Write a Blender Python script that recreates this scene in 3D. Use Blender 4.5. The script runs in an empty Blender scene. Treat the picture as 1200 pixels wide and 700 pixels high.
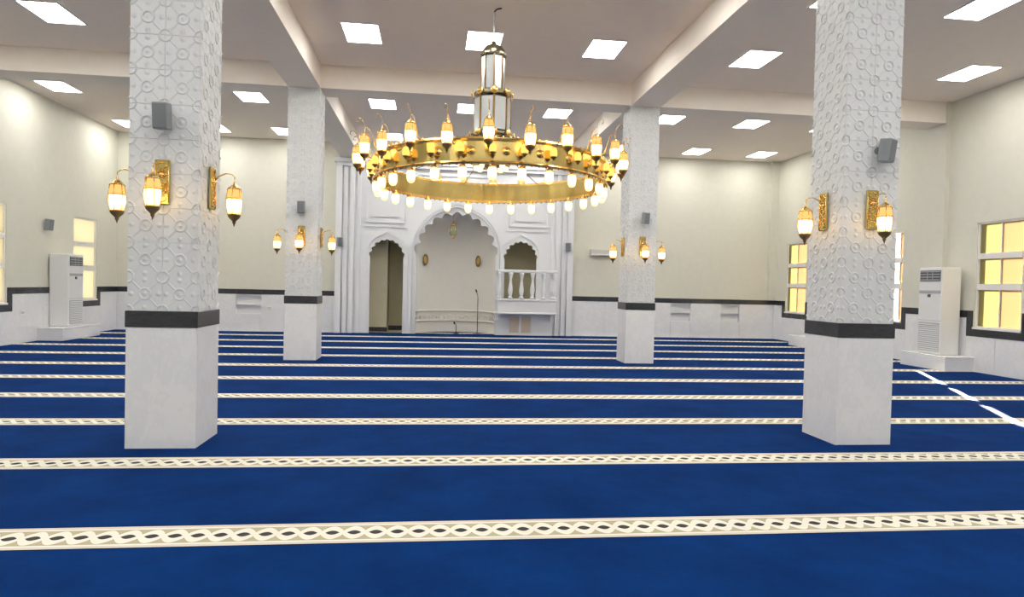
import bpy, bmesh, math, random
from mathutils import Vector, Matrix
random.seed(4)
PI = math.pi
SC = bpy.context.scene
COL = SC.collection

# ------------------------------------------------------------------ camera
def camera():
    yaw, pitch, roll = .117, -.0207, -.0234
    f = Vector((math.sin(yaw)*math.cos(pitch), math.cos(yaw)*math.cos(pitch), math.sin(pitch)))
    r = Vector((math.cos(yaw), -math.sin(yaw), 0)); d = f.cross(r)
    c, s = math.cos(roll), math.sin(roll)
    r, d = c*r + s*d, -s*r + c*d
    m = Matrix((r, -d, -f)).transposed().to_4x4()
    m.translation = (0, 0, 1.498)
    cd = bpy.data.cameras.new('camera'); cd.sensor_width = 36; cd.lens = 776.03/1200*36
    cd.clip_start = .05; cd.clip_end = 500
    o = bpy.data.objects.new('camera', cd); COL.objects.link(o); o.matrix_world = m
    SC.camera = o
camera()

# ------------------------------------------------------------------ world, sun, exposure
w = bpy.data.worlds.new('world'); SC.world = w; w.use_nodes = True
w.node_tree.nodes['Background'].inputs[0].default_value = (1.0, .95, .86, 1)
w.node_tree.nodes['Background'].inputs[1].default_value = 2.6
sl = bpy.data.lights.new('sun', 'SUN'); sl.energy = 150; sl.color = (1, .90, .74); sl.angle = .009
sun = bpy.data.objects.new('sun', sl); COL.objects.link(sun); sun.location = (16, 24, 12)
sun.rotation_euler = Vector((-.463*.9455, -.886*.9455, -.3256)).to_track_quat('-Z', 'Y').to_euler()
SC.view_settings.view_transform = 'Standard'; SC.view_settings.look = 'None'
SC.view_settings.gamma = 1; SC.view_settings.use_curve_mapping = False
SC.view_settings.exposure = 0.12
SC.cycles.use_denoising = True
SC.cycles.max_bounces = 8; SC.cycles.diffuse_bounces = 5; SC.cycles.glossy_bounces = 4
SC.cycles.sample_clamp_indirect = 8
PANEL_LIGHT = 20.0

# ------------------------------------------------------------------ room measures (metres)
XL, XR, YB, YF, CZ, BZ = -8.75, 10.5, 19.5, -4.0, 5.47, 5.04
WT = .14
FY = YB-.08            # front plane of the mihrab facade
PW = .583
WIN_Z0, WIN_Z1 = .87, 2.92
WIN_L = [(13.66, 14.74), (17.30, 18.40)]
WIN_R = [(10.76, 11.80), (13.85, 14.90), (17.76, 18.82)]
BAND0, BAND1 = 1.06, 1.20

# ------------------------------------------------------------------ node helpers
class NT:
    def __init__(s, name):
        s.m = bpy.data.materials.new(name); s.m.use_nodes = True
        s.t = s.m.node_tree; s.n = s.t.nodes; s.b = s.n['Principled BSDF']; s.out = s.n['Material Output']
    def add(s, typ, **kw):
        n = s.n.new(typ)
        for k, v in kw.items(): setattr(n, k, v)
        return n
    def link(s, a, b): s.t.links.new(a, b)
    def val(s, sock, v):
        if isinstance(v, bpy.types.NodeSocket): s.link(v, sock)
        else: sock.default_value = v
    def math(s, op, a, b=0., c=0.):
        n = s.add('ShaderNodeMath', operation=op)
        s.val(n.inputs[0], a); s.val(n.inputs[1], b); s.val(n.inputs[2], c)
        return n.outputs[0]
    def mix(s, fac, a, b):
        n = s.add('ShaderNodeMix', data_type='RGBA')
        s.val(n.inputs[0], fac); s.val(n.inputs[6], a); s.val(n.inputs[7], b)
        return n.outputs[2]
    def coord(s): return s.add('ShaderNodeTexCoord').outputs['Object']
    def world(s): return s.add('ShaderNodeNewGeometry').outputs['Position']
    def noise(s, vec, scale, detail=3., rough=.5):
        n = s.add('ShaderNodeTexNoise'); s.link(vec, n.inputs['Vector'])
        n.inputs['Scale'].default_value = scale; n.inputs['Detail'].default_value = detail
        n.inputs['Roughness'].default_value = rough
        return n.outputs[0]
    def ramp(s, fac, stops):
        n = s.add('ShaderNodeValToRGB'); s.link(fac, n.inputs[0]); e = n.color_ramp.elements
        while len(e) < len(stops): e.new(.5)
        for q, (p, c) in zip(e, stops): q.position = p; q.color = (*c, 1)
        return n.outputs[0]
    def bump(s, h, strength=.2, dist=.01):
        n = s.add('ShaderNodeBump'); n.inputs['Strength'].default_value = strength
        n.inputs['Distance'].default_value = dist; s.link(h, n.inputs['Height'])
        s.link(n.outputs[0], s.b.inputs['Normal'])

M = {}
def paint(name, c, rough=.6, var=.05, metallic=0., scale=6.):
    t = NT(name); nz = t.noise(t.world(), scale, 3)
    t.link(t.mix(nz, (*[x*(1-var) for x in c], 1), (*[min(1, x*(1+var)) for x in c], 1)), t.b.inputs['Base Color'])
    t.b.inputs['Roughness'].default_value = rough; t.b.inputs['Metallic'].default_value = metallic
    M[name] = t.m; return t
t = paint('wall_paint', (.69, .675, .575), .55); t.bump(t.noise(t.world(), 60, 2), .05, .003)
paint('ceiling_paint', (.93, .83, .73), .7, .03)
paint('beam_paint', (.90, .83, .74), .65, .03)
paint('passage_paint', (.62, .58, .42), .7)
t = paint('relief_plaster', (.72, .735, .735), .45, .04); t.bump(t.noise(t.world(), 90, 2), .08, .002)
paint('white_plaster', (.81, .82, .83), .5, .02)
paint('niche_plaster', (.80, .77, .70), .55, .03)
paint('white_frame', (.85, .83, .78), .4, .02)
paint('ac_white', (.80, .80, .79), .35, .02)
paint('ac_grey', (.42, .43, .45), .5, .05)
paint('dark_vent', (.09, .10, .11), .5, .1)
paint('speaker_grey', (.27, .29, .30), .5, .05)
paint('speaker_mesh', (.19, .205, .215), .7, .1, 0, 300)
paint('black_metal', (.02, .02, .022), .35, .1)
paint('gold', (.86, .58, .20), .24, .08, 1., 25)
paint('plain_gold', (.56, .43, .16), .22, .06, 1., 12)
paint('dark_bronze', (.30, .19, .08), .35, .15, 1., 20)
paint('bronze', (.42, .38, .26), .25, .1, 1., 20)
paint('steel', (.55, .56, .56), .3, .05, 1.)
paint('mirror', (.88, .94, .95), .22, .03, .65)
paint('green_glass', (.30, .34, .22), .15, .1)
paint('grey_box', (.55, .54, .50), .5, .03)
paint('tan_panel', (.62, .52, .42), .6, .05)

def marble(name, base, vein, rough=.22):
    t = NT(name); p = t.world()
    n1 = t.noise(p, 1.3, 5, .6)
    off = t.add('ShaderNodeVectorMath', operation='MULTIPLY_ADD')
    t.link(t.add('ShaderNodeTexNoise').outputs[1], off.inputs[0])
    off.inputs[1].default_value = (.5, .5, .5); t.link(p, off.inputs[2])
    v = t.noise(off.outputs[0], 2.2, 6, .65)
    d = t.math('ABSOLUTE', t.math('SUBTRACT', v, .5))
    vm = t.math('MULTIPLY', t.math('LESS_THAN', d, 1.), t.math('SUBTRACT', 1., t.math('MINIMUM', 1., t.math('MULTIPLY', d, 14.))))
    c = t.mix(n1, (*[x*.94 for x in base], 1), (*base, 1))
    t.link(t.mix(t.math('MULTIPLY', vm, .5), c, (*vein, 1)), t.b.inputs['Base Color'])
    t.b.inputs['Roughness'].default_value = rough
    M[name] = t.m
marble('marble', (.88, .88, .885), (.76, .765, .78))
marble('black_granite', (.030, .031, .036), (.06, .06, .065), .2)

def carpet():
    t = NT('carpet'); p = t.world()
    sx = t.add('ShaderNodeSeparateXYZ'); t.link(p, sx.inputs[0]); x, y = sx.outputs[0], sx.outputs[1]
    v = t.math('SUBTRACT', t.math('MODULO', t.math('ADD', y, -3.967+1.584*8.5), 1.584), 1.584/2)
    av = t.math('ABSOLUTE', v)
    s = t.math('MULTIPLY', t.math('SINE', t.math('MULTIPLY', x, PI/.126)), .066)
    d = t.math('MINIMUM', t.math('ABSOLUTE', t.math('SUBTRACT', v, s)), t.math('ABSOLUTE', t.math('ADD', v, s)))
    strand = t.math('LESS_THAN', d, .034)
    # blue pile
    mott = t.math('MULTIPLY_ADD', t.noise(p, 1.7, 5, .65), 2.2, -.6); fine = t.noise(p, 160, 2)
    blue = t.mix(t.math('MINIMUM', 1., t.math('MAXIMUM', 0., mott)), (.0008, .016, .085, 1), (.0022, .038, .175, 1))
    blue = t.mix(t.math('MULTIPLY', fine, .5), blue, (.001, .020, .12, 1))
    field = t.mix(t.math('LESS_THAN', av, .042), (.46, .41, .27, 1), (.055, .055, .05, 1))
    inner = t.mix(strand, field, (.80, .77, .66, 1))
    edge = t.mix(t.math('LESS_THAN', av, .128), (.62, .58, .50, 1), (.78, .75, .66, 1))
    band = t.mix(t.math('LESS_THAN', av, .108), edge, inner)
    col = t.mix(t.math('LESS_THAN', av, .160), t.mix(t.math('LESS_THAN', av, .172), blue, (.004, .008, .03, 1)), band)
    t.link(col, t.b.inputs['Base Color'])
    t.b.inputs['Roughness'].default_value = .9
    t.b.inputs['Specular IOR Level'].default_value = .04
    t.b.inputs['Sheen Weight'].default_value = .0; t.b.inputs['Sheen Roughness'].default_value = .5
    h = t.math('ADD', t.math('MULTIPLY', fine, .6), t.math('MULTIPLY', t.math('LESS_THAN', av, .16), .5))
    t.bump(h, .25, .006)
    M['carpet'] = t.m
carpet()

def emit(name, c, strength, c2=None):
    t = NT(name); e = t.add('ShaderNodeEmission'); e.inputs[0].default_value = (*c, 1); e.inputs[1].default_value = strength
    t.link(e.outputs[0], t.out.inputs[0]); M[name] = t.m
emit('panel_glow', (1.0, .985, .955), PANEL_LIGHT)
emit('amber_glow', (1.0, .52, .16), 1.25)
def lamp(name, zc, half, hot, cool, k):
    # a frosted shade lit by the bulb inside it: brightest level with the bulb
    t = NT(name); sx = t.add('ShaderNodeSeparateXYZ'); t.link(t.coord(), sx.inputs[0])
    d = t.math('DIVIDE', t.math('ABSOLUTE', t.math('SUBTRACT', sx.outputs[2], zc)), half)
    e = t.add('ShaderNodeEmission')
    t.link(t.mix(t.math('MINIMUM', 1., d), (*hot, 1), (*cool, 1)), e.inputs[0]); e.inputs[1].default_value = k
    t.link(e.outputs[0], t.out.inputs[0]); M[name] = t.m
lamp('lamp_glow', -.245, .085, (1, .70, .30), (.22, .10, .025), 9.)
lamp('drop_glow', -.07, .09, (1, .80, .44), (.45, .30, .10), 3.6)

def film(name, c, k):
    t = NT(name); tr = t.add('ShaderNodeBsdfTranslucent'); tr.inputs[0].default_value = (*[x*k for x in c], 1)
    gl = t.add('ShaderNodeBsdfGlossy'); gl.inputs['Roughness'].default_value = .25
    mx = t.add('ShaderNodeMixShader'); mx.inputs[0].default_value = .05
    t.link(tr.outputs[0], mx.inputs[1]); t.link(gl.outputs[0], mx.inputs[2]); t.link(mx.outputs[0], t.out.inputs[0])
    M[name] = t.m
film('film_yellow', (1, .92, .55), .265)
film('film_peach', (1, .80, .56), .25)
film('film_cream', (1, .93, .74), .68)

# ------------------------------------------------------------------ mesh helpers
def bm_box(bm, x0, x1, y0, y1, z0, z1):
    v = [bm.verts.new(p) for p in ((x0,y0,z0),(x1,y0,z0),(x1,y1,z0),(x0,y1,z0),(x0,y0,z1),(x1,y0,z1),(x1,y1,z1),(x0,y1,z1))]
    for f in ((0,3,2,1),(4,5,6,7),(0,1,5,4),(1,2,6,5),(2,3,7,6),(3,0,4,7)): bm.faces.new([v[i] for i in f])
def box(*a):
    bm = bmesh.new(); bm_box(bm, *a); return bm
def boxes(l):
    bm = bmesh.new()
    for a in l: bm_box(bm, *a)
    return bm
def bev(bm, w, seg=1):
    bmesh.ops.bevel(bm, geom=list(bm.edges), offset=w, segments=seg, affect='EDGES', profile=.5); return bm
def lathe(prof, seg=16, cx=0, cy=0, bm=None, a0=0, a1=2*PI):
    bm = bm or bmesh.new(); full = abs(a1-a0-2*PI) < 1e-6
    rings = []
    for r, z in prof:
        if r < 1e-6: rings.append([bm.verts.new((cx, cy, z))]); continue
        n = seg if full else seg+1
        rings.append([bm.verts.new((cx+r*math.cos(a0+(a1-a0)*i/seg), cy+r*math.sin(a0+(a1-a0)*i/seg), z)) for i in range(n)])
    for A, B in zip(rings, rings[1:]):
        m = seg
        for i in range(m):
            j = (i+1) % len(A) if len(A) > 1 else 0; k = (i+1) % len(B) if len(B) > 1 else 0
            if len(A) == 1 and len(B) == 1: continue
            if len(A) == 1: bm.faces.new((A[0], B[k], B[i]))
            elif len(B) == 1: bm.faces.new((A[i], A[j], B[0]))
            else: bm.faces.new((A[i], A[j], B[k], B[i]))
    return bm
def tube(pts, r, n=6, bm=None, closed=False):
    bm = bm or bmesh.new(); pts = [Vector(p) for p in pts]; rings = []
    for i, p in enumerate(pts):
        a = pts[i-1] if (i or closed) else p; b = pts[(i+1) % len(pts)] if (i < len(pts)-1 or closed) else p
        d = (b-a).normalized(); u = d.orthogonal().normalized() if abs(d.z) > .99 else d.cross(Vector((0,0,1))).normalized()
        w = d.cross(u); rr = r[i] if isinstance(r, (list, tuple)) else r
        rings.append([bm.verts.new(p + rr*(math.cos(2*PI*k/n)*u + math.sin(2*PI*k/n)*w)) for k in range(n)])
    L = list(zip(rings, rings[1:])) + ([(rings[-1], rings[0])] if closed else [])
    for A, B in L:
        for k in range(n): bm.faces.new((A[k], A[(k+1) % n], B[(k+1) % n], B[k]))
    if not closed:
        bm.faces.new(rings[0][::-1]); bm.faces.new(rings[-1])
    return bm
def mesh(name, bm, mat, smooth=False):
    bmesh.ops.recalc_face_normals(bm, faces=list(bm.faces))
    me = bpy.data.meshes.new(name); bm.to_mesh(me); bm.free()
    me.materials.append(M[mat])
    if smooth:
        for p in me.polygons: p.use_smooth = True
    return me
def place(name, me, parent=None, loc=(0,0,0), rot=(0,0,0), scale=None):
    o = bpy.data.objects.new(name, me); COL.objects.link(o)
    o.parent = parent; o.location = loc; o.rotation_euler = rot
    if scale: o.scale = scale
    return o
def obj(name, bm, mat, parent=None, loc=(0,0,0), rot=(0,0,0), smooth=False):
    return place(name, mesh(name, bm, mat, smooth), parent, loc, rot)
def tag(o, label, cat, group=None):
    o['label'] = label; o['category'] = cat
    if group: o['group'] = group
    return o
def thing(name, label, cat, loc=(0,0,0), rz=0, group=None):
    return tag(place(name, None, None, loc, (0,0,rz)), label, cat, group)
def struct(o, label=None):
    o['kind'] = 'structure'
    if label: o['label'] = label
    return o
def flat(outer, holes, depth, name, mat, parent=None, loc=(0,0,0), rot=(PI/2,0,0), bevel=0.):
    """2D outline with holes (x, z), extruded; front face looks to -y."""
    c = bpy.data.curves.new(name, 'CURVE'); c.dimensions = '2D'; c.fill_mode = 'BOTH'
    c.extrude = depth/2; c.bevel_depth = bevel; c.bevel_resolution = 0
    for pl in [outer]+holes:
        s = c.splines.new('POLY'); s.points.add(len(pl)-1); s.use_cyclic_u = True
        for q, (a, b) in zip(s.points, pl): q.co = (a, b, 0, 1)
    o = bpy.data.objects.new(name, c); COL.objects.link(o)
    dg = bpy.context.evaluated_depsgraph_get()
    me = bpy.data.meshes.new_from_object(o.evaluated_get(dg)); me.name = name
    bpy.data.objects.remove(o); bpy.data.curves.remove(c)
    me.materials.clear(); me.materials.append(M[mat])
    return place(name, me, parent, loc, rot)

def wall_cells(u0, u1, z0, z1, holes):
    us = sorted({u0, u1, *[h[0] for h in holes], *[h[1] for h in holes]})
    out = []
    for a, b in zip(us, us[1:]):
        hs = sorted([(h[2], h[3]) for h in holes if h[0] < (a+b)/2 < h[1]]); z = z0
        for p, q in hs:
            if p > z: out.append((a, b, z, p))
            z = q
        if z < z1: out.append((a, b, z, z1))
    return out

# ------------------------------------------------------------------ floor and carpet
struct(obj('floor', box(XL-.3, XR+.3, YF-.3, YB+2.6, -.2, 0), 'marble'), 'pale stone floor under the blue carpet')
# mihrab niche plan: half ellipse behind the big arch
NX, NR, ND = .62, 1.16, .95
bm = bmesh.new()
outl = [(XL+.021, YF), (XR-.021, YF), (XR-.021, YB-.08), (NX+NR, YB-.08), (NX+NR, YB)] + \
       [(NX+NR*math.cos(a), YB+ND*math.sin(a)) for a in [PI*i/20 for i in range(1, 20)]] + [(NX-NR, YB), (NX-NR, YB-.08), (XL+.021, YB-.08)]
fa = bm.faces.new([bm.verts.new((x, y, 0)) for x, y in outl])
r = bmesh.ops.extrude_face_region(bm, geom=[fa]); bmesh.ops.translate(bm, verts=[v for v in r['geom'] if isinstance(v, bmesh.types.BMVert)], vec=(0,0,.012))
tag(obj('prayer_carpet', bm, 'carpet'), 'deep blue wall-to-wall prayer carpet with cream braided row stripes', 'carpet')

# ------------------------------------------------------------------ walls
NICHES = [(-5.56, -4.87), (7.17, 7.80), (8.77, 9.38)]
NZ0, NZ1 = .50, 1.03
wall_l = obj('wall_left', boxes([(XL-WT, XL, a, b, c, d) for a, b, c, d in wall_cells(YF-.3, YB+2.6, 0, CZ, [(a, b, WIN_Z0, WIN_Z1) for a, b in WIN_L])]), 'wall_paint')
wall_r = obj('wall_right', boxes([(XR, XR+WT, a, b, c, d) for a, b, c, d in wall_cells(YF-.3, YB+2.6, 0, CZ, [(a, b, WIN_Z0, WIN_Z1) for a, b in WIN_R])]), 'wall_paint')
holes = [(a, b, NZ0, NZ1) for a, b in NICHES] + [(-1.88, -.89, 0, 2.80), (NX-NR-.02, NX+NR+.02, 0, 3.64), (2.02, 3.01, 1.0, 2.85)]
wall_b = obj('wall_back', boxes([(a, b, YB, YB+WT, c, d) for a, b, c, d in wall_cells(XL, XR, 0, CZ, holes)]), 'wall_paint')
wall_f = obj('wall_front', box(XL, XR, YF-WT, YF, 0, CZ), 'wall_paint')
outer = obj('outer_shell', boxes([(XL, XR, YB+2.4, YB+2.6, 0, CZ)]), 'wall_paint', wall_b)
for o, l in ((wall_l, 'cream wall with two warm glowing windows and a stepped dado'), (wall_r, 'cream wall with sunny windows and a stepped dark dado band'),
             (wall_b, 'cream end wall around the white mihrab'), (wall_f, 'cream wall facing the mihrab')): struct(o, l)

# dado: marble slabs and a black granite band, slab by slab
def dado_side(wall, x, s, wins):
    """s = +1: the slabs stand proud towards +x"""
    def put(name, mat, a, b, z0, z1, t):
        xs = sorted((x, x+s*t)); obj(name, box(xs[0], xs[1], a+.003, b-.003, z0, z1), mat, wall)
    def run(a, b):
        n = max(1, round((b-a)/1.05)); st = (b-a)/n
        for i in range(n):
            put('marble_slab', 'marble', a+i*st, a+(i+1)*st, 0, BAND0, .02)
            put('dado_band', 'black_granite', a+i*st, a+(i+1)*st, BAND0, BAND1, .026)
    y = YF
    for a, b in wins:
        e = .17
        run(y, a-e)
        put('marble_slab', 'marble', a-e, (a+b)/2, 0, .70, .02); put('marble_slab', 'marble', (a+b)/2, b+e, 0, .70, .02)
        put('dado_band', 'black_granite', a-e, b+e, .70, .845, .026)
        put('dado_band', 'black_granite', a-e, a-.03, .845, BAND1, .026); put('dado_band', 'black_granite', b+.03, b+e, .845, BAND1, .026)
        y = b+e
    run(y, YB)
dado_side(wall_l, XL, 1, WIN_L); dado_side(wall_r, XR, -1, WIN_R)
def dado_back(a, b, zt=None):
    n = max(1, round((b-a)/1.0)); st = (b-a)/n
    for i in range(n):
        obj('marble_slab', box(a+i*st+.003, a+(i+1)*st-.003, YB-.02, YB, 0, zt or BAND0), 'marble', wall_b)
        obj('dado_band', box(a+i*st+.003, a+(i+1)*st-.003, YB-.026, YB, BAND0, BAND1), 'black_granite', wall_b)
dado_back(XL+.03, -5.56); dado_back(-5.56, -4.87, NZ0); dado_back(-4.87, -2.84)
dado_back(4.08, 7.17); dado_back(7.17, 7.80, NZ0); dado_back(7.80, 8.77); dado_back(8.77, 9.38, NZ0); dado_back(9.38, XR-.03)
for a, b in NICHES:
    obj('shelf_recess', boxes([(a-.02, b+.02, YB+.10, YB+.12, NZ0-.02, NZ1+.02), (a-.02, a+.005, YB-.024, YB+.11, NZ0, NZ1), (b-.005, b+.02, YB-.024, YB+.11, NZ0, NZ1),
                       (a-.02, b+.02, YB-.024, YB+.11, NZ0-.03, NZ0+.005), (a-.02, b+.02, YB-.01, YB+.11, NZ1-.005, NZ1+.02)]), 'white_plaster', wall_b)
    obj('shelf', box(a, b, YB-.015, YB+.10, .755, .785), 'marble', wall_b)
# pilasters where the cross beam lands, and in the far corners
obj('pilaster', box(XR-.10, XR, 12.56, 13.22, BAND1, CZ), 'wall_paint', wall_r)
obj('pilaster', box(XR-.25, XR, YB-.12, YB, BAND1, CZ), 'wall_paint', wall_r)
obj('pilaster', box(XL, XL+.10, 12.56, 13.22, BAND1, CZ), 'wall_paint', wall_l)

# ------------------------------------------------------------------ ceiling with beams
ceil = struct(obj('ceiling', box(XL-WT, XR+WT, YF-WT, YB+2.6, CZ, CZ+.25), 'ceiling_paint'), 'pale ceiling crossed by plastered beams')
BXL, BXR = (-2.741, -2.158), (3.731, 4.314)
for a, b in (BXL, BXR): obj('beam', box(a, b, YF, YB, BZ, CZ), 'beam_paint', ceil)
for y in (6.0, 12.6, -.6):
    for a, b in ((XL+.10, BXL[0]), (BXL[1], BXR[0]), (BXR[1], XR-.10)): obj('beam', box(a, b, y, y+PW, BZ, CZ), 'beam_paint', ceil)

# ------------------------------------------------------------------ windows
def window(n, wallx, s, y0, y1, mats, gap, label):
    """s = +1: the outside lies towards +x"""
    e = struct(place('window_%d' % n, None, None, (wallx, (y0+y1)/2, WIN_Z0)), label)
    W, H = (y1-y0)/2, WIN_Z1-WIN_Z0
    xs = lambda a, b: sorted((s*a, s*b))
    F = .035
    off = -.26 if gap else 0.
    zs = [F, .74, .86, 1.34, 1.45, H-F]
    fx = xs(.02, .10)
    obj('frame', boxes([(*fx, -W, -W+F, 0, H), (*fx, W-F, W, 0, H), (*fx, -W+F, W-F, 0, F), (*fx, -W+F, W-F, H-F, H)]), 'white_frame', e)
    obj('window_sill', box(*xs(-.03, .02), -W-.02, W+.02, -.025, .012), 'white_frame', e)
    for a, b in ((zs[1], zs[2]), (zs[3], zs[4])): obj('transom', box(*xs(.0, .10), -W+F, W-F, a, b), 'white_frame', e)
    for k in range(3):
        a, b = zs[2*k], zs[2*k+1]
        if mats[0] == mats[1]:
            obj('pane', box(*xs(.050, .056), -W+F, W-F, a, b), mats[0], e); continue
        obj('mullion', box(*xs(.04, .07), -.012+gap/2+off, .012+gap/2+off, a, b), 'white_frame', e)
        if gap: obj('mullion', box(*xs(.04, .07), -.012-gap/2+off, .012-gap/2+off, a, b), 'white_frame', e)
        obj('pane', box(*xs(.050, .056), -W+F, -gap/2-.01+off, a, b), mats[0], e)
        obj('pane', box(*xs(.050, .056), gap/2+.01+off, W-F, a, b), mats[1], e)
for i, (a, b) in enumerate(WIN_L): window(i+1, XL, -1, a, b, ('film_cream', 'film_cream'), 0, 'three-light window glowing pale cream with white transoms')
for i, (a, b) in enumerate(WIN_R): window(i+3, XR, 1, a, b, ('film_peach', 'film_yellow'), .24 if i == 1 else 0, 'three-light window with yellow and peach panes')

# ------------------------------------------------------------------ ceiling light panels
pf = mesh('frame', boxes([(-.30,.30,-.43,-.405,-.012,.0),(-.30,.30,.405,.43,-.012,0),(-.30,-.275,-.405,.405,-.012,0),(.275,.30,-.405,.405,-.012,0)]), 'white_frame')
pd = mesh('diffuser', box(-.275, .275, -.405, .405, -.008, 0), 'panel_glow')
RN = ('First', 'Second', 'Third', 'Fourth', 'Unseen fifth', 'Unseen sixth', 'Unseen seventh')
XN = ('along the cream-window wall', 'midway between beam and cream-window wall', 'beside the beam on the cream-window side', 'inside the beam towards the arched doorway',
      'over the middle of the hall', 'inside the beam towards the balcony', 'beside the beam on the sunny-window side', 'midway between beam and sunny-window wall', 'along the sunny-window wall')
for j, y in enumerate((18.45, 15.1, 10.9, 8.37, 4.0, .9, -2.4)):  # last three rows, overhead and behind the camera, are unseen, added for lighting
    for i, x in enumerate((-7.98, -5.85, -4.05, -1.23, .72, 2.73, 5.38, 7.42, 9.40)):
        e = thing('light_panel', '%s row from mihrab wall: white light panel %s' % (RN[j], XN[i]), 'ceiling light', (x, y, CZ), 0, 'light panels in the ceiling')
        place('frame', pf, e); place('diffuser', pd, e)

# ------------------------------------------------------------------ pillars
def relief_tile(w, h):
    """a white tile: rings at centre and corners, studs on the edges, star straps"""
    bm = bmesh.new(); g = .002
    bm_box(bm, -w/2+g, w/2-g, -.018, 0, -h/2+g, h/2-g)
    def ring(cx, cz, r0, r1, a0, a1, n, y=-.0265):
        P = []
        for i in range(n+1):
            a = a0+(a1-a0)*i/n; c, s = math.cos(a), math.sin(a)
            P.append([bm.verts.new((cx+r*c, yy, cz+r*s)) for r, yy in ((r0, -.017), (r0+.006, y), (r1-.006, y), (r1, -.017))])
        for A, B in zip(P, P[1:]):
            for k in range(3): bm.faces.new((A[k], A[k+1], B[k+1], B[k]))
        if abs(a1-a0-2*PI) > 1e-4:
            bm.faces.new(P[0][::-1]); bm.faces.new(P[-1])
    def stud(cx, cz, r, y, n=6):
        top = bm.verts.new((cx, y, cz)); R = [bm.verts.new((cx+r*math.cos(2*PI*i/n), -.017, cz+r*math.sin(2*PI*i/n))) for i in range(n)]
        for i in range(n): bm.faces.new((R[i], R[(i+1) % n], top))
    ring(0, 0, .036, .058, 0, 2*PI, 12); stud(0, 0, .026, -.026, 8)
    for sx in (-1, 1):
        for sz in (-1, 1):
            a = math.atan2(-sz, -sx); ring(sx*(w/2-g), sz*(h/2-g), .036, .058, a-PI/4, a+PI/4, 4)
            # strap from centre ring to corner ring
            d = Vector((sx*w/2, 0, sz*h/2)); L = d.length; d.normalize(); n = Vector((-d.z, 0, d.x))*.011
            p, q = d*.055, d*(L-.055)
            vs = [bm.verts.new(v) for v in (p-n+Vector((0,-.017,0)), p+Vector((0,-.0225,0)), p+n+Vector((0,-.017,0)), q-n+Vector((0,-.017,0)), q+Vector((0,-.0225,0)), q+n+Vector((0,-.017,0)))]
            bm.faces.new((vs[0], vs[3], vs[4], vs[1])); bm.faces.new((vs[1], vs[4], vs[5], vs[2]))
    for cx, cz in ((0, h/2-.03), (0, -h/2+.03), (w/2-.03, 0), (-w/2+.03, 0)): stud(cx, cz, .030, -.0255)
    me = bpy.data.meshes.new('relief_tile')
    bmesh.ops.recalc_face_normals(bm, faces=list(bm.faces))
    bm.to_mesh(me); bm.free(); me.materials.append(M['relief_plaster']); return me
NROW = 13; TH = (BZ-BAND1)/NROW; FW = PW-.014; CW = FW-.036
tile_me = relief_tile(FW/2, TH)
H2 = PW/2
slab_me = mesh('marble_slab', bev(box(-H2+.001, H2-.001, -.02, 0, 0, BAND0-.002), .003), 'marble')
band_me = mesh('granite_band', bev(box(-H2-.006, H2+.006, -.026, 0, BAND0, BAND1), .003), 'black_granite')
core_me = mesh('core', box(-CW/2+.001, CW/2-.001, -CW/2+.001, CW/2-.001, 0, BZ), 'relief_plaster')
def pillar(cx, cy, label):
    e = thing('pillar', label, 'pillar', (cx, cy, 0), 0, 'four square pillars under the beams')
    place('core', core_me, e)
    for k in range(4):
        a = k*PI/2; R = Matrix.Rotation(a, 4, 'Z')
        place('marble_slab', slab_me, e, R @ Vector((0, -H2+.02, 0)), (0,0,a))
        place('granite_band', band_me, e, R @ Vector((0, -H2+.02, 0)), (0,0,a))
        for i in (-.5, .5):
            for j in range(NROW):
                place('relief_tile', tile_me, e, R @ Vector((i*FW/2, -CW/2, BAND1+TH*(j+.5))), (0,0,a))
    return e
P_NL, P_NR = (-2.034-H2, 6.005+H2), (3.904+H2, 6.005+H2)
P_FL, P_FR = (-2.158-H2, 12.6+H2), (3.731+H2, 12.6+H2)
pillar(*P_NL, 'broad white relief-tiled pillar across the hall from the sunlit streak, far from the mihrab')
pillar(*P_NR, 'broad white relief-tiled pillar beside the streak of sunlight on the carpet')
pillar(*P_FL, 'white relief-tiled pillar standing before the mihrab side with the arched doorway')
pillar(*P_FR, 'white relief-tiled pillar standing before the mihrab side with the balcony')

# ------------------------------------------------------------------ lanterns (shared by sconces and chandelier); origin at the top loop
def lantern_meshes():
    fr = lathe([(0, 0), (.006, -.005), (.006, -.030), (.014, -.036), (.006, -.044), (.018, -.050), (.040, -.066), (.062, -.084), (.070, -.094), (.062, -.096), (.062, -.098), (.0, -.098)], 12)
    # cage ribs and rings
    for i in range(6):
        a = 2*PI*i/6; c, s = math.cos(a), math.sin(a)
        tube([(.067*c, .067*s, -.094), (.077*c, .077*s, -.19), (.074*c, .074*s, -.265), (.062*c, .062*s, -.325)], .0045, 4, fr)
    for z, rr in ((-.182, .077), (-.325, .064)):
        tube([(rr*math.cos(2*PI*i/12), rr*math.sin(2*PI*i/12), z) for i in range(12)], .006, 4, fr, True)
    frame = mesh('lantern_frame', fr, 'gold', True)
    amber = mesh('amber_collar', lathe([(.058, -.097), (.066, -.12), (.071, -.15), (.073, -.182)], 12), 'amber_glow', True)
    glass = mesh('glass_shade', lathe([(.073, -.182), (.074, -.21), (.072, -.25), (.066, -.29), (.058, -.325)], 12), 'lamp_glow', True)
    foot = mesh('finial', lathe([(.064, -.322), (.066, -.335), (.055, -.355), (.030, -.375), (.016, -.388), (.020, -.398), (.010, -.412), (0, -.44)], 12), 'dark_bronze', True)
    for me in (frame, amber, glass, foot):
        for v in me.vertices: v.co.x *= .88; v.co.y *= .88
    return frame, amber, glass, foot
L_FRAME, L_AMBER, L_GLASS, L_FOOT = lantern_meshes()
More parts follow.
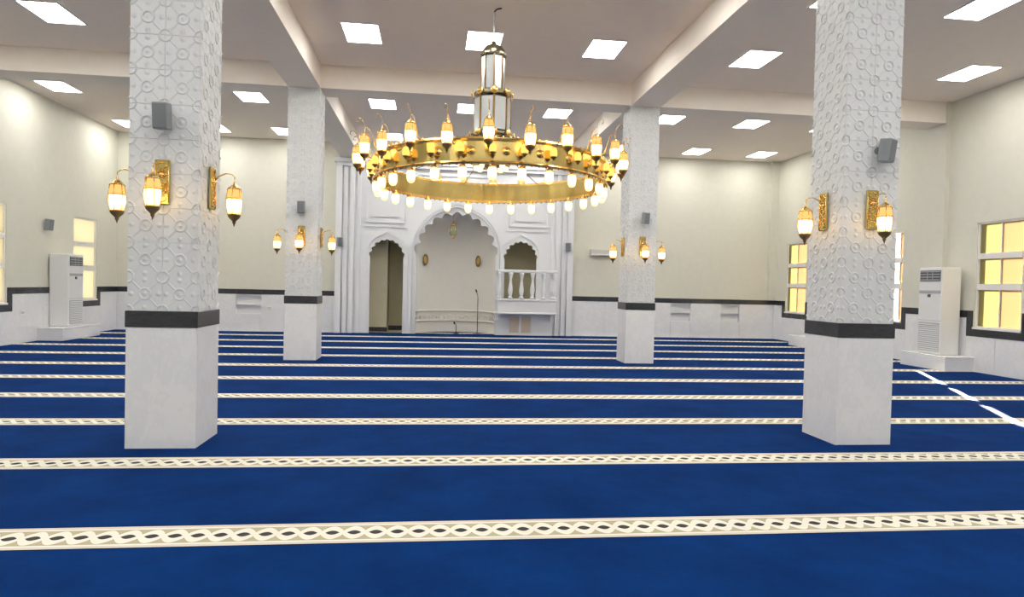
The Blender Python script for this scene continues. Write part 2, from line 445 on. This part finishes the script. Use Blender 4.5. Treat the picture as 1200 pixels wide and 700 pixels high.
def lantern(parent, loc, rz=0):
    f = place('lantern', L_FRAME, parent, loc, (0,0,rz))
    place('amber_collar', L_AMBER, f); place('glass_shade', L_GLASS, f); place('finial', L_FOOT, f)

# sconce: plate on the wall at y = 0, sticks out to -y, z = 0 at the lantern tip
def plate_bm():
    bm = bev(box(-.062, .062, -.022, 0, .15, .53), .006)
    return bm
S_PLATE = mesh('back_plate', plate_bm(), 'plain_gold')
def fret_bm():
    bm = bmesh.new()
    for z in (.20, .27, .34, .41, .48):
        tube([(.036*math.cos(2*PI*i/10), -.026, z+.026*math.sin(2*PI*i/10)) for i in range(10)], .004, 4, bm, True)
        lathe([(.0, .008), (.014, 0)], 6, 0, 0, bm) if False else None
    bm_box(bm, -.056, -.049, -.028, -.02, .16, .52); bm_box(bm, .049, .056, -.028, -.02, .16, .52)
    return bm
S_FRET = mesh('fretwork', fret_bm(), 'gold', True)
S_ARM = mesh('arm', tube([(0,-.02,.40), (0,-.07,.455), (0,-.13,.482), (0,-.18,.475), (0,-.205,.455), (0,-.205,.432)], [.008,.007,.006,.005,.005,.004], 6), 'gold', True)
S_BOSS = mesh('boss', lathe([(.0, .028), (.016, .024), (.026, .010), (.030, 0)], 10), 'gold', True)
def sconce(px, py, ang, label):
    """ang: 0 = on the -y face, turned about z"""
    R = Matrix.Rotation(ang, 4, 'Z'); d = R @ Vector((0, -CW/2-.030, 0))
    e = thing('lantern_sconce', label, 'sconce', (px+d.x, py+d.y, 1.965), ang, 'lantern sconces on the pillars')
    place('back_plate', S_PLATE, e); place('fretwork', S_FRET, e); place('arm', S_ARM, e)
    place('boss', S_BOSS, e, (0, -.02, .40), (PI/2, 0, 0))
    lantern(e, (0, -.205, .437))
for (p, nm, faces) in ((P_NL, 'pillar across from the sunlit streak', 'LFR'), (P_NR, 'pillar beside the sunlit streak', 'LF'),
                       (P_FL, 'pillar before the arched doorway', 'LFR'), (P_FR, 'pillar before the balcony', 'LFR')):
    left = p[0] < 0
    for f in faces:
        ang = {'F': 0, 'L': -PI/2, 'R': PI/2}[f]
        side = 'on the face away from the mihrab' if f == 'F' else ('facing the chandelier' if (f == 'R') == left else 'facing the windows')
        sconce(p[0], p[1], ang, 'gold lantern sconce %s, %s' % (side, nm))

# ------------------------------------------------------------------ loudspeakers
SP_BODY = mesh('cabinet', bev(box(-.062, .062, -.145, -.035, -.11, .11), .008), 'speaker_grey')
SP_GR = mesh('grille', bev(box(-.053, .053, -.151, -.144, -.10, .10), .003), 'speaker_mesh')
bm = lathe([(0, 0), (.035, 0), (.035, .012), (0, .012)], 10); bmesh.ops.rotate(bm, verts=bm.verts, matrix=Matrix.Rotation(PI/2, 3, 'X')); tube([(0,-.01,0), (0,-.03,-.03), (0,-.06,-.02)], .012, 6, bm)
SP_BR = mesh('bracket', bm, 'speaker_grey')
def speaker(loc, ang, tilt, label, k=1.):
    e = thing('loudspeaker', label, 'speaker', loc, ang, 'small grey loudspeakers on brackets')
    place('bracket', SP_BR, e, (0,0,0), (0,0,0), (k,)*3); b = place('cabinet', SP_BODY, e, (0,0,0), (.12, 0, tilt), (k,)*3); place('grille', SP_GR, b)
yo = -CW/2-.03
speaker((P_NL[0]+.02, P_NL[1]+yo, 2.86), 0, 0, 'grey loudspeaker high on the pillar across from the sunlit streak')
speaker((P_NR[0]+.045, P_NR[1]+yo, 2.88), 0, .5, 'grey loudspeaker high on the pillar beside the sunlit streak')
speaker((P_FL[0], P_FL[1]+yo, 2.84), 0, 0, 'grey loudspeaker on the pillar before the arched doorway')
speaker((P_FR[0], P_FR[1]+yo, 2.86), 0, .3, 'grey loudspeaker on the pillar before the balcony')
speaker((XL, 16.1, 2.62), PI/2, -.3, 'grey loudspeaker on the cream wall above the air conditioner', 1.15)
speaker((-2.745, FY-.10, 2.62), 0, .5, 'grey loudspeaker on the mihrab edge beside the arched doorway', 1.15)
speaker((3.95, FY-.091, 2.66), 0, -.5, 'grey loudspeaker on the mihrab edge beside the balcony', 1.15)

# ------------------------------------------------------------------ chandelier
def chandelier():
    cx, cy = .77, 9.5
    Z0 = 2.64
    e = thing('chandelier', 'large gold ring chandelier with rows of glowing lanterns and a mirrored column', 'chandelier', (cx, cy-.03, Z0-.01))
    e.rotation_euler.x = -.020
    g = lambda z: z-Z0
    RD = 1.62
    # drum band
    z0, z1 = g(2.92), g(3.20)
    obj('drum', lathe([(RD-.012, z0), (RD, z0), (RD, z1), (RD-.012, z1), (RD-.012, z0)], 96), 'plain_gold', e, smooth=False)
    def rim(z, r, h=.018, k=.03):
        return lathe([(r-.02, z-h), (r+k, z-h), (r+k+.012, z), (r+k, z+h), (r-.02, z+h), (r-.02, z-h)], 96)
    obj('drum_rim', rim(z0, RD), 'gold', e); obj('drum_rim', rim(z1, RD), 'gold', e)
    # beads along both rims
    bm = bmesh.new()
    for z in (z0-.022, z1+.024):
        for i in range(112):
            a = 2*PI*i/112; lathe([(0, z-.016), (.014, z), (0, z+.016)], 5, (RD+.015)*math.cos(a), (RD+.015)*math.sin(a), bm)
    obj('bead_trim', bm, 'gold', e)['kind'] = 'stuff'
    # upper lanterns on goosenecks, two heights by turns
    arm = mesh('gooseneck', tube([(RD, 0, 0), (RD+.10, 0, .06), (RD+.14, 0, .18), (RD+.17, 0, .26), (RD+.215, 0, .295), (RD+.24, 0, .29), (RD+.245, 0, .27)], [.009,.008,.006,.005,.005,.004,.004], 5), 'gold', True)
    whip = mesh('scroll', tube([(RD+.245, 0, .30), (RD+.26, 0, .36), (RD+.30, 0, .40), (RD+.34, 0, .385), (RD+.345, 0, .35), (RD+.32, 0, .34)], .005, 4), 'gold', True)
    rose = mesh('rosette', lathe([(0, .03), (.02, .026), (.036, .012), (.05, .008), (.055, 0)], 8), 'gold', True)
    for i in range(24):
        a = 2*PI*(i+.5)/24 - PI/2 + .03; up = .045 if i % 2 else 0.
        o = place('gooseneck', arm, e, (0, 0, g(3.135+up)), (0, 0, a)); place('scroll', whip, o)
        lantern(e, ((RD+.245)*math.cos(a), (RD+.245)*math.sin(a), g(3.135+up+.275)), a)
        place('rosette', rose, e, ((RD)*math.cos(a+.13), (RD)*math.sin(a+.13), g(3.06)), (0, PI/2, a+.13))
    # small amber lamps standing on the drum face, clear lamps hanging under the rim
    acup = mesh('amber_lamp', lathe([(0, -.075), (.012, -.07), (.018, -.055), (.036, -.04), (.040, -.03), (.036, -.028)], 10), 'dark_bronze', True)
    agl = mesh('glass_shade', lathe([(.036, -.03), (.046, 0), (.044, .04), (.034, .07), (.02, .08), (0, .085)], 10), 'amber2', True)
    hcap = mesh('hanging_lamp', lathe([(0, .065), (.012, .06), (.014, .03), (.040, .02), (.050, 0), (.046, -.004), (0, -.004)], 10), 'gold', True)
    hgl = mesh('glass_shade', lathe([(.044, 0), (.052, -.03), (.053, -.08), (.048, -.12), (.036, -.145), (.015, -.155), (0, -.157)], 10), 'drop_glow', True)
    for i in range(28):
        a = 2*PI*(i+.5)/28 - PI/2 + .04
        c, s = math.cos(a), math.sin(a)
        o = place('amber_lamp', acup, e, ((RD+.075)*c, (RD+.075)*s, g(3.06))); place('glass_shade', agl, o)
        o = place('hanging_lamp', hcap, e, ((RD-.02)*c, (RD-.02)*s, g(2.87))); place('glass_shade', hgl, o)
    # spokes, hub and centre cluster of small lamps
    for i in range(8):
        a = 2*PI*i/8+.2
        obj('spoke', tube([(.05*math.cos(a), .05*math.sin(a), g(3.62)), (.5*math.cos(a), .5*math.sin(a), g(3.42)), ((RD-.01)*math.cos(a), (RD-.01)*math.sin(a), g(3.19))], .006, 5), 'plain_gold', e)
    obj('hub', lathe([(0, g(2.98)), (.012, g(3.0)), (.012, g(3.14)), (.10, g(3.17)), (.26, g(3.19)), (.27, g(3.22)), (.05, g(3.26)), (.03, g(3.6))], 20), 'gold', e, smooth=True)
    for i in range(8):
        a = 2*PI*i/8
        o = place('hanging_lamp', hcap, e, (.21*math.cos(a), .21*math.sin(a), g(3.20)), (0,0,0), (.7,.7,.45)); place('glass_shade', hgl, o)
    # mirrored column in two octagonal tiers
    def tier(r, za, zb):
        n = 8; h = zb-za; side = 2*r*math.sin(PI/n)*.86; ap = r*math.cos(PI/n)
        pm = mesh('mirror_panel', bev(box(ap-.012, ap, -side/2, side/2, za+.02, zb-.02), .004), 'mirror')
        fm = mesh('post', box(r-.016, r+.006, -.010, .010, za, zb), 'dark_bronze')
        for i in range(n):
            place('mirror_panel', pm, e, (0,0,0), (0,0,2*PI*(i+.5)/n)); place('post', fm, e, (0,0,0), (0,0,2*PI*i/n))
    def collar(z, r, h): obj('collar', lathe([(0, z-h), (r*.85, z-h), (r*1.06, z-h*.4), (r*1.06, z+h*.4), (r*.85, z+h), (0, z+h)], 16), 'bronze', e)
    tier(.17, g(4.26), g(4.76)); tier(.265, g(3.66), g(4.16))
    collar(g(4.78), .18, .025); collar(g(4.21), .25, .05); collar(g(3.63), .28, .035)
    for z, r in ((4.21, .28), (3.63, .31)):
        for i in range(8):
            a = 2*PI*i/8
            o = place('knob', rose, e, (r*math.cos(a), r*math.sin(a), g(z)), (0, PI/2, a))
    obj('dome_cap', lathe([(.17, g(4.80)), (.165, g(4.84)), (.12, g(4.90)), (.06, g(4.93)), (.03, g(4.95)), (.04, g(4.97)), (.0, g(4.99))], 16), 'bronze', e, smooth=True)
    obj('rod', tube([(0,0,g(4.97)), (0,0,g(5.40))], .012, 6), 'steel', e)
    obj('hook', tube([(0,0,g(5.40)), (.03,0,g(5.44)), (.07,0,g(5.455)), (.10,0,g(5.46)), (.10,0,g(5.469))], .011, 6), 'black_metal', e)
emit('amber2', (1.0, .55, .12), 1.6)
chandelier()

# ------------------------------------------------------------------ mihrab front
def foil(x0, x1, zb, zs, zt, n, bulge=.40):
    """outline of a multifoil arch: lobes swell outwards, cusps point in"""
    xc, rx, rz = (x0+x1)/2, (x1-x0)/2, zt-zs
    k = .93
    C = [(xc+rx*k*math.cos(PI*i/n), zs+rz*k*math.sin(PI*i/n)) for i in range(n+1)]
    C[0] = (x1, zs); C[-1] = (x0, zs)
    pts = [(x0, zb), (x1, zb)]
    for (ax, az), (bx, bz) in zip(C, C[1:]):
        mx, mz = (ax+bx)/2, (az+bz)/2; ch = math.hypot(bx-ax, bz-az)
        nx, nz = mx-xc, (mz-zs)*rx/rz; l = math.hypot(nx, nz) or 1; nx /= l; nz /= l
        for j in range(7):
            t = j/7; b = bulge*ch*math.sin(PI*t)
            pts.append((ax+(bx-ax)*t+nx*b, az+(bz-az)*t+nz*b))
    pts.append((x0, zs))
    return pts
def arch(x0, x1, zb, zs, zt, n=24, ogee=0.):
    xc, rx, rz = (x0+x1)/2, (x1-x0)/2, zt-zs
    p = [(x0, zb), (x1, zb)]
    for i in range(n+1):
        a = PI*i/n; tip = ogee*max(0, 1-abs(a-PI/2)/.35)**2
        p.append((xc+rx*math.cos(a), zs+rz*math.sin(a)+tip))
    return p
rect = lambda x0, x1, z0, z1: [(x0, z0), (x1, z0), (x1, z1), (x0, z1)]
mih = thing('mihrab', 'white plaster mihrab front with three cusped arches and moulded panels', 'prayer niche', (NX, FY, 0))
MX0, MX1, MZ = -2.83, 4.07, 4.90
def mpart(name, outer, holes, depth, y, mat='white_plaster', bevel=0.):
    """y: distance of the front face in front of the facade plane FY"""
    sh = lambda pl: [(a-NX, b) for a, b in pl]
    return flat(sh(outer), [sh(h) for h in holes], depth, name, mat, mih, (0, -y+depth/2, 0), (PI/2, 0, 0), bevel)
A_DOOR = foil(-1.86, -.91, .0, 2.22, 2.72, 9); A_BIG = foil(-.54, 1.78, .0, 2.35, 3.56, 11); A_MIN = foil(2.04, 2.99, 1.05, 2.25, 2.77, 9)
# one facade sheet: the two floor-level openings are cut into its outline
outer_pl = [(MX0, 0), (-1.86, 0)] + A_DOOR[2:][::-1] + [(-.91, 0), (-.54, 0)] + A_BIG[2:][::-1] + [(1.78, 0), (MX1, 0), (MX1, MZ), (MX0, MZ)]
mpart('facade', outer_pl, [A_MIN], .08, 0)
# raised arch mouldings
def ring_pl(x0, x1, zb, zs, zt, w, og):
    o = arch(x0-w, x1+w, zb, zs, zt+w, 24, og); i = arch(x0, x1, zb, zs, zt, 24, og*.8)
    return [o[0]] + [i[0]] + i[2:][::-1] + [i[1], o[1]] + o[2:]
for a in ((-1.93, -.84, .0, 2.30, 2.86, .07, .10), (1.97, 3.06, 1.95, 2.32, 2.90, .07, .10)): mpart('arch_moulding', ring_pl(*a), [], .05, .03)
mpart('arch_moulding', ring_pl(-.66, 1.90, .0, 2.40, 3.74, .10, .12), [], .06, .04)
mpart('arch_moulding', ring_pl(-.60, 1.84, .0, 2.38, 3.66, .025, .08), [], .06, .055)
# pilaster strips at both edges
for xs in ((-2.83, -2.66, .09), (-2.62, -2.50, .05), (-2.44, -2.32, .07), (-2.24, -2.14, .035), (3.40, 3.50, .035), (3.56, 3.68, .07), (3.74, 3.84, .05), (3.90, 4.07, .09)):
    mpart('pilaster_strip', rect(xs[0], xs[1], 0, MZ), [], .10, xs[2])
mpart('cornice', rect(MX0-.05, MX1+.05, MZ-.02, MZ+.10), [], .22, .14); mpart('cornice', rect(MX0-.02, MX1+.02, MZ-.12, MZ-.02), [], .18, .10)
# moulded panels over the side arches and along the top
for x0, x1, z0, z1 in ((-1.95, -.97, 3.27, 4.45), (2.22, 3.28, 3.27, 4.45), (-.50, 1.74, 4.15, 4.60)):
    mpart('panel_moulding', rect(x0-.07, x1+.07, z0-.07, z1+.07), [rect(x0, x1, z0, z1)], .06, .035)
    mpart('raised_panel', rect(x0+.10, x1-.10, z0+.10, z1-.10), [], .05, .028)
for z in (3.10,):
    for x0, x1 in ((-2.08, -.80), (2.04, 3.36)): mpart('string_course', rect(x0, x1, z-.025, z+.025), [], .05, .025)
# curved niche with half dome
bm = bmesh.new(); n = 28; rows = []
zz = [0, .6, 1.2, 2.0, 2.6] + [2.6+1.05*math.sin(PI/2*i/8) for i in range(1, 9)]
for z in zz:
    k = 1. if z <= 2.6 else max(.02, math.sqrt(max(0, 1-((z-2.6)/1.05)**2)))
    q = 0
    rows.append([bm.verts.new(((NR+.03)*math.cos(PI*i/n)*(1-q*.6), (.08)+(ND*k if z > 2.6 else ND)*math.sin(PI*i/n)*(1-q), z)) for i in range(n+1)])
for A, B in zip(rows, rows[1:]):
    for i in range(n): bm.faces.new((A[i], A[i+1], B[i+1], B[i]))
obj('niche_wall', bm, 'niche_plaster', wall_b, (NX, FY, 0), smooth=True)
for z in (.36, .66):
    obj('frieze_moulding', tube([((NR-.01)*math.cos(PI*i/28), .08+(ND-.03)*math.sin(PI*i/28), z) for i in range(29)], .022, 6), 'niche_plaster', wall_b, (NX, FY, 0))
# carved scallops of the niche frieze
sc_me = mesh('frieze_scallop', tube([(.085*math.cos(PI*i/6), 0, .10*math.sin(PI*i/6)) for i in range(7)], .012, 4), 'niche_plaster', True)
for i in range(14):
    a = PI*(i+.5)/14; x, y = (NR-.02)*math.cos(a), .08+(ND-.05)*math.sin(a)
    place('frieze_scallop', sc_me, wall_b, (x+NX, y+FY, .43), (0, 0, math.atan2(-ND*math.cos(a)*-1, -NR*math.sin(a)) if False else math.atan2(ND*math.cos(a), -NR*math.sin(a))))
# passages behind the side arches
def passage(x0, x1, z0, z1, d, name):
    x0 -= NX; x1 -= NX; y0 = .08
    obj(name, boxes([(x0-.05, x0, y0, y0+d, z0, z1), (x1, x1+.05, y0, y0+d, z0, z1), (x0-.05, x1+.05, y0+d, y0+d+.05, z0, z1), (x0-.05, x1+.05, y0, y0+d+.05, z1, z1+.05), (x0-.05, x1+.05, y0, y0+d+.05, z0-.05, z0+.004)]), 'passage_paint', wall_b, (NX, FY, 0))
passage(-2.0, -.62, 0.0, 2.95, 1.5, 'passage'); passage(1.90, 3.15, .98, 2.95, 1.3, 'passage')
obj('passage_corner', box(-1.99-NX, -1.40-NX, .7, 1.57, 0, 2.95), 'passage_paint', wall_b, (NX, FY, 0))
obj('threshold', box(-1.86-NX, -.91-NX, .08, .14, 0, .03), 'black_granite', wall_b, (NX, FY, 0))
obj('baseboard', boxes([(-1.40-NX, -.63-NX, 1.50, 1.575, 0, .14), (-1.99-NX, -1.39-NX, .68, .70, 0, .14)]), 'black_granite', wall_b, (NX, FY, 0))

# balcony of the pulpit beside the niche
bal = thing('balcony', 'white balustraded pulpit balcony below the small cusped arch', 'balcony', (2.66, FY-.001, .012))
BX0, BX1, BD = 1.78-2.66, 3.54-2.66, .50
obj('apron', bev(box(BX0+.04, BX1-.04, -BD+.04, 0, .70, 1.02), .01), 'white_plaster', bal)
obj('ledge', bev(box(BX0, BX1, -BD, 0, 1.02, 1.08), .012), 'white_plaster', bal); obj('ledge', bev(box(BX0, BX1, -BD, 0, .64, .70), .012), 'white_plaster', bal)
obj('handrail', bev(boxes([(BX0, BX1, -BD, -BD+.12, 1.84, 1.92), (BX0, BX0+.12, -BD+.12, 0, 1.84, 1.92), (BX1-.12, BX1, -BD+.12, 0, 1.84, 1.92)]), .012), 'white_plaster', bal)
bp = mesh('baluster', lathe([(0, 0), (.07, 0), (.07, .05), (.045, .07), (.04, .10), (.068, .20), (.072, .26), (.048, .40), (.032, .52), (.035, .60), (.06, .64), (.045, .67), (.07, .70), (.07, .76), (0, .76)], 12), 'white_plaster', True)
for i in range(6): place('baluster', bp, bal, (BX0+.08+i*(BX1-BX0-.16)/5, -BD+.06, 1.08))
for x in (BX0+.08, BX1-.08):
    for y in (-.14, -.30): place('baluster', bp, bal, (x, y+.02, 1.08))
obj('lower_wall', box(BX0+.03, BX1-.06, -.10, -.04, .0, .64), 'white_plaster', bal)
for x in (-.45, -.10): obj('inset_panel', bev(box(x, x+.28, -.115, -.095, .08, .56), .006), 'tan_panel', bal)
for x in (BX0+.03, BX1-.16): obj('bracket', box(x, x+.10, -.34, -.10, .45, .64), 'white_plaster', bal)

# ------------------------------------------------------------------ mihrab furnishings
hl = thing('hanging_lantern', 'small brass lantern with dark glass hanging in the niche arch', 'lantern', (.52, YB+.22, 2.80))
obj('glass_body', lathe([(.05, .10), (.10, .16), (.11, .26), (.09, .36), (.06, .40)], 10), 'green_glass' if 'green_glass' in M else 'steel', hl, smooth=True)
obj('frame', lathe([(0, 0), (.02, .03), (.05, .06), (.06, .10), (.04, .105), (0, .105)], 10), 'gold', hl, smooth=True)
obj('crown', lathe([(.06, .40), (.09, .405), (.07, .45), (.03, .50), (.015, .56), (0, .57)], 10), 'gold', hl, smooth=True)
for i in range(6):
    a = 2*PI*i/6; c, s = math.cos(a), math.sin(a)
    obj('rib', tube([(.055*c, .055*s, .10), (.106*c, .106*s, .16), (.116*c, .116*s, .26), (.095*c, .095*s, .36), (.065*c, .065*s, .41)], .006, 4), 'gold', hl)
obj('chain', tube([(0, 0, .56), (0, 0, .80)], .006, 5), 'dark_bronze', hl)
for x, l in ((-.28, 'arched doorway'), (1.31, 'balcony')):
    dx = (x-NX)/(NR+.03); y = YB+ND*math.sqrt(1-dx*dx); nrm = math.atan2(dx/(NR+.03)*-1, -math.sqrt(1-dx*dx)/ND)
    e = thing('oval_medallion', 'small oval bronze medallion on the niche wall, on the side of the %s' % l, 'medallion', (x, y-.06, 2.19), (.75 if x < NX else -.75)*.9)
    b = lathe([(0, .012), (.06, .012), (.075, .022), (.092, .016), (.095, 0), (0, 0)], 20)
    bmesh.ops.scale(b, verts=b.verts, vec=(1, 1.85, 1)); bmesh.ops.rotate(b, verts=b.verts, matrix=Matrix.Rotation(PI/2, 3, 'X')); obj('rim', b, 'dark_bronze', e, smooth=True)
    b = lathe([(0, .020), (.03, .018), (.06, .012)], 16)
    bmesh.ops.scale(b, verts=b.verts, vec=(1, 1.85, 1)); bmesh.ops.rotate(b, verts=b.verts, matrix=Matrix.Rotation(PI/2, 3, 'X')); obj('centre', b, 'plain_gold', e, smooth=True)
def mic(loc, h, label, k):
    e = thing('microphone_stand', label, 'microphone', loc)
    obj('base', lathe([(0, 0), (.13*k, 0), (.13*k, .015), (.02, .03), (0, .03)], 16), 'black_metal', e)
    obj('pole', tube([(0,0,.02), (0,0,h*.85)], .011, 6), 'black_metal', e)
    obj('gooseneck', tube([(0,0,h*.85), (-.01,-.02,h*.92), (-.05,-.06,h)], .008, 5), 'black_metal', e)
    obj('microphone', tube([(-.04,-.05,h*.985), (-.06,-.075,h+.03), (-.075,-.095,h+.06)], [.016,.022,.018], 8), 'black_metal', e)
mic((1.28, YB-.02, .012), 1.26, 'tall slim black microphone stand in front of the niche', 1.)
mic((.66, YB+.05, .012), .30, 'short black microphone stand low on the niche carpet', .7)

# ------------------------------------------------------------------ air conditioners on plinths
def aircon(loc, ang, H, label, glabel, mirror=1):
    """front looks to -y in local space; width .64, depth .42"""
    e = thing('air_conditioner', label, 'air conditioner', loc, ang, 'floor-standing air conditioners')
    W, D = .315, .42
    obj('body', bev(box(-W, W, 0, D, 0, H), .015), 'ac_white', e)
    gv = obj('air_outlet', box(-W+.04, W-.04, -.008, .02, H*.84, H*.965), 'dark_vent', e)
    for k in range(4):
        z = H*.84+.02+k*.055; obj('louvre', box(-W+.05, W-.05, -.016, -.006, z, z+.018), 'ac_grey', gv)
    for x in (-.07, .07): obj('louvre', box(x-.006, x+.006, -.016, -.006, H*.845, H*.96), 'ac_grey', gv)
    obj('control_panel', bev(box(-W+.03, W-.03, -.010, .01, H*.70, H*.735), .003), 'ac_grey', e)
    obj('display', box(-.05, .02, -.012, .0, H*.655, H*.69), 'dark_vent', e)
    gr = obj('intake_grille', box(-W+.03, W-.03, -.006, .01, .06, H*.36), 'ac_grey', e)
    for k in range(14):
        z = .075+k*(H*.36-.08)/14; obj('slat', box(-W+.035, W-.035, -.014, -.004, z, z+.022), 'ac_white', gr)
    obj('seam', box(-W+.005, W-.005, -.002, .01, H*.385, H*.39), 'ac_grey', e)
def plinth(x0, x1, y0, y1, label, c=0):
    e = thing('plinth', label, 'plinth', ((x0+x1)/2, (y0+y1)/2, .012), 0, 'marble plinths under the air conditioners')
    a, b = (x1-x0)/2, (y1-y0)/2
    obj('block', bev(box(-a, a, -b, b, 0, .255), .004), 'marble', e); obj('top_slab', bev(box(-a-.0, a+.0, -b-.015, b+.015, .255, .285), .006), 'marble', e)
plinth(9.86, XR-.021, 11.75, 12.98, 'low marble plinth near the streak of sunlight, under the sunlit air conditioner')
aircon((9.99, 12.365, .298), -PI/2, 1.75, 'tall white floor air conditioner beside the sunny yellow window', '')
plinth(9.76, XR-.021, 16.2, 17.28, 'low marble plinth nearest the end wall on the sunny side')
plinth(XL+.021, -8.20, 15.80, 17.45, 'low marble plinth on the side away from the sunlight')
aircon((-8.30, 16.53, .298), PI/2, 1.67, 'tall white floor air conditioner beside the pale cream window', '')

# ------------------------------------------------------------------ small wall fittings
e = thing('mounted_box', 'long grey box mounted on the end wall beside the mihrab balcony', 'wall unit', (4.92, YB, 2.42))
obj('housing', bev(box(-.32, .32, -.16, 0, 0, .19), .015), 'grey_box', e); obj('flap', box(-.29, .29, -.168, -.155, .02, .06), 'white_frame', e)
def outlet(loc, ang, label):
    e = thing('socket_plate', label, 'socket', loc, ang)
    obj('plate', bev(box(-.075, .075, -.012, 0, -.045, .045), .004), 'white_frame', e); obj('socket', box(-.055, .055, -.016, -.01, -.025, .025), 'grey_box', e)
outlet((-4.64, YB-.02, .68), 0, 'small socket plate on the end wall next to the recessed shelf')
outlet((XL+.02, 15.25, .66), PI/2, 'small socket plate on the marble dado between the cream windows')
